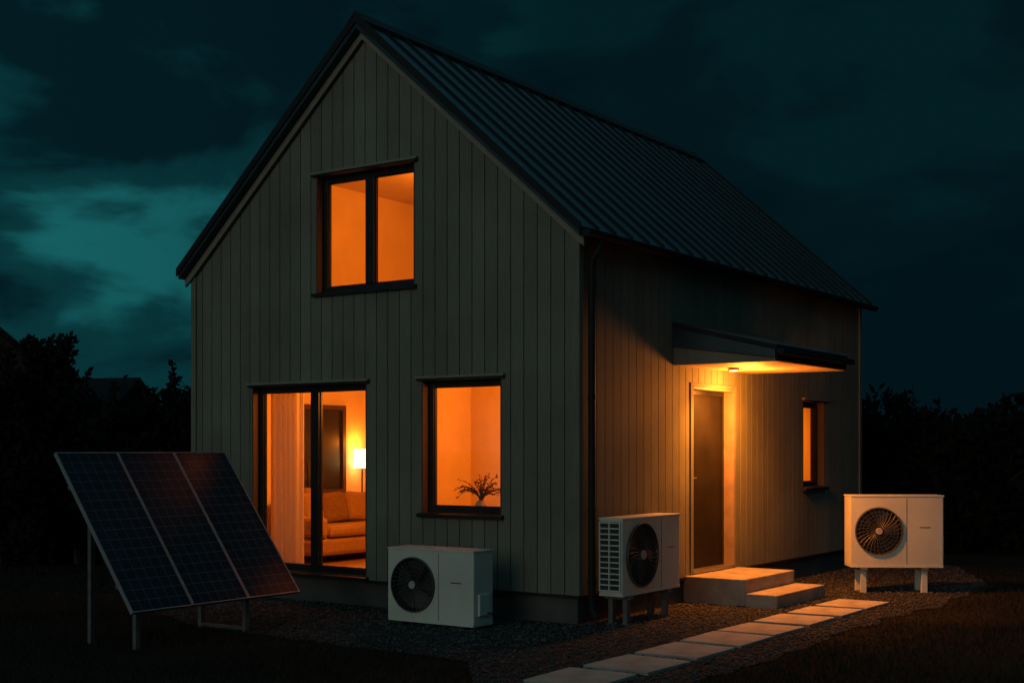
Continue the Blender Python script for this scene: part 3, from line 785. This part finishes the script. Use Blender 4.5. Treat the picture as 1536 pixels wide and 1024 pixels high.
# ------------------------------------------------------------------ sky + dusk light
w=bpy.data.worlds.new('World'); scene.world=w; w.use_nodes=True
nt=w.node_tree; N=nt.nodes; L=nt.links; bg=N['Background']
tc=N.new('ShaderNodeTexCoord'); mp=N.new('ShaderNodeMapping'); mp.inputs['Scale'].default_value=(1,1,2.2); mp.inputs['Location'].default_value=(1.35,0.4,0.13)
L.new(tc.outputs['Generated'],mp.inputs['Vector'])
n1=N.new('ShaderNodeTexNoise'); n1.inputs['Scale'].default_value=4.2; n1.inputs['Detail'].default_value=10; n1.inputs['Roughness'].default_value=0.52; n1.inputs['Distortion'].default_value=0.25
L.new(mp.outputs[0],n1.inputs['Vector'])
rp=N.new('ShaderNodeValToRGB'); rp.color_ramp.interpolation='EASE'
els=rp.color_ramp.elements; els[0].position=0.43; els[0].color=(0.0,0.0,0.0,1); els[1].position=0.63; els[1].color=(1,1,1,1)
e1=els.new(0.525); e1.color=(0.22,0.22,0.22,1)
L.new(n1.outputs['Fac'],rp.inputs[0])
sx=N.new('ShaderNodeSeparateXYZ'); L.new(tc.outputs['Generated'],sx.inputs[0])
mr=N.new('ShaderNodeMapRange'); mr.interpolation_type='SMOOTHSTEP'; mr.inputs[1].default_value=0.05; mr.inputs[2].default_value=-0.36; mr.inputs[3].default_value=0.06; mr.inputs[4].default_value=1.0
L.new(sx.outputs[0],mr.inputs[0])
mu=N.new('ShaderNodeMath'); mu.operation='MULTIPLY'; L.new(rp.outputs[0],mu.inputs[0]); L.new(mr.outputs[0],mu.inputs[1])
base=N.new('ShaderNodeMix'); base.data_type='RGBA'; base.inputs[6].default_value=(0.0006,0.0064,0.0098,1); base.inputs[7].default_value=(0.0009,0.011,0.0155,1)
L.new(mr.outputs[0],base.inputs[0])
mx=N.new('ShaderNodeMix'); mx.data_type='RGBA'
L.new(base.outputs[2],mx.inputs[6]); mx.inputs[7].default_value=(0.008,0.112,0.120,1)
L.new(mu.outputs[0],mx.inputs[0])
zr=N.new('ShaderNodeMapRange'); zr.interpolation_type='SMOOTHSTEP'; zr.inputs[1].default_value=0.35; zr.inputs[2].default_value=0.62; zr.inputs[3].default_value=0.0; zr.inputs[4].default_value=1.0
L.new(sx.outputs[2],zr.inputs[0])
zn=N.new('ShaderNodeMath'); zn.operation='MULTIPLY_ADD'; zn.inputs[1].default_value=0.8; zn.inputs[2].default_value=0.6; L.new(n1.outputs['Fac'],zn.inputs[0])
zm=N.new('ShaderNodeMath'); zm.operation='MULTIPLY'; L.new(zr.outputs[0],zm.inputs[0]); L.new(zn.outputs[0],zm.inputs[1])
add=N.new('ShaderNodeMix'); add.data_type='RGBA'; add.inputs[7].default_value=(0.022,0.088,0.112,1)
L.new(zm.outputs[0],add.inputs[0]); L.new(mx.outputs[2],add.inputs[6])
L.new(add.outputs[2],bg.inputs[0]); bg.inputs[1].default_value=1.0

s=bpy.data.lights.new('dusk_sun','SUN'); s.energy=0.27; s.angle=math.radians(35); s.color=(1.0,0.96,0.78)
so_=bpy.data.objects.new('dusk_sun',s); col.objects.link(so_)
dr=Vector((0.52,0.85,-0.18)); so_.rotation_euler=dr.to_track_quat('-Z','Y').to_euler()

cam=bpy.data.cameras.new('camera'); co=bpy.data.objects.new('camera',cam); col.objects.link(co)
co.location=(0,0,1.7); co.rotation_euler=(math.radians(90),0,0)
cam.sensor_width=36; cam.lens=36*1955/1536; cam.shift_y=(675-512)/1536; cam.clip_end=2000; cam.clip_start=0.1
scene.camera=co
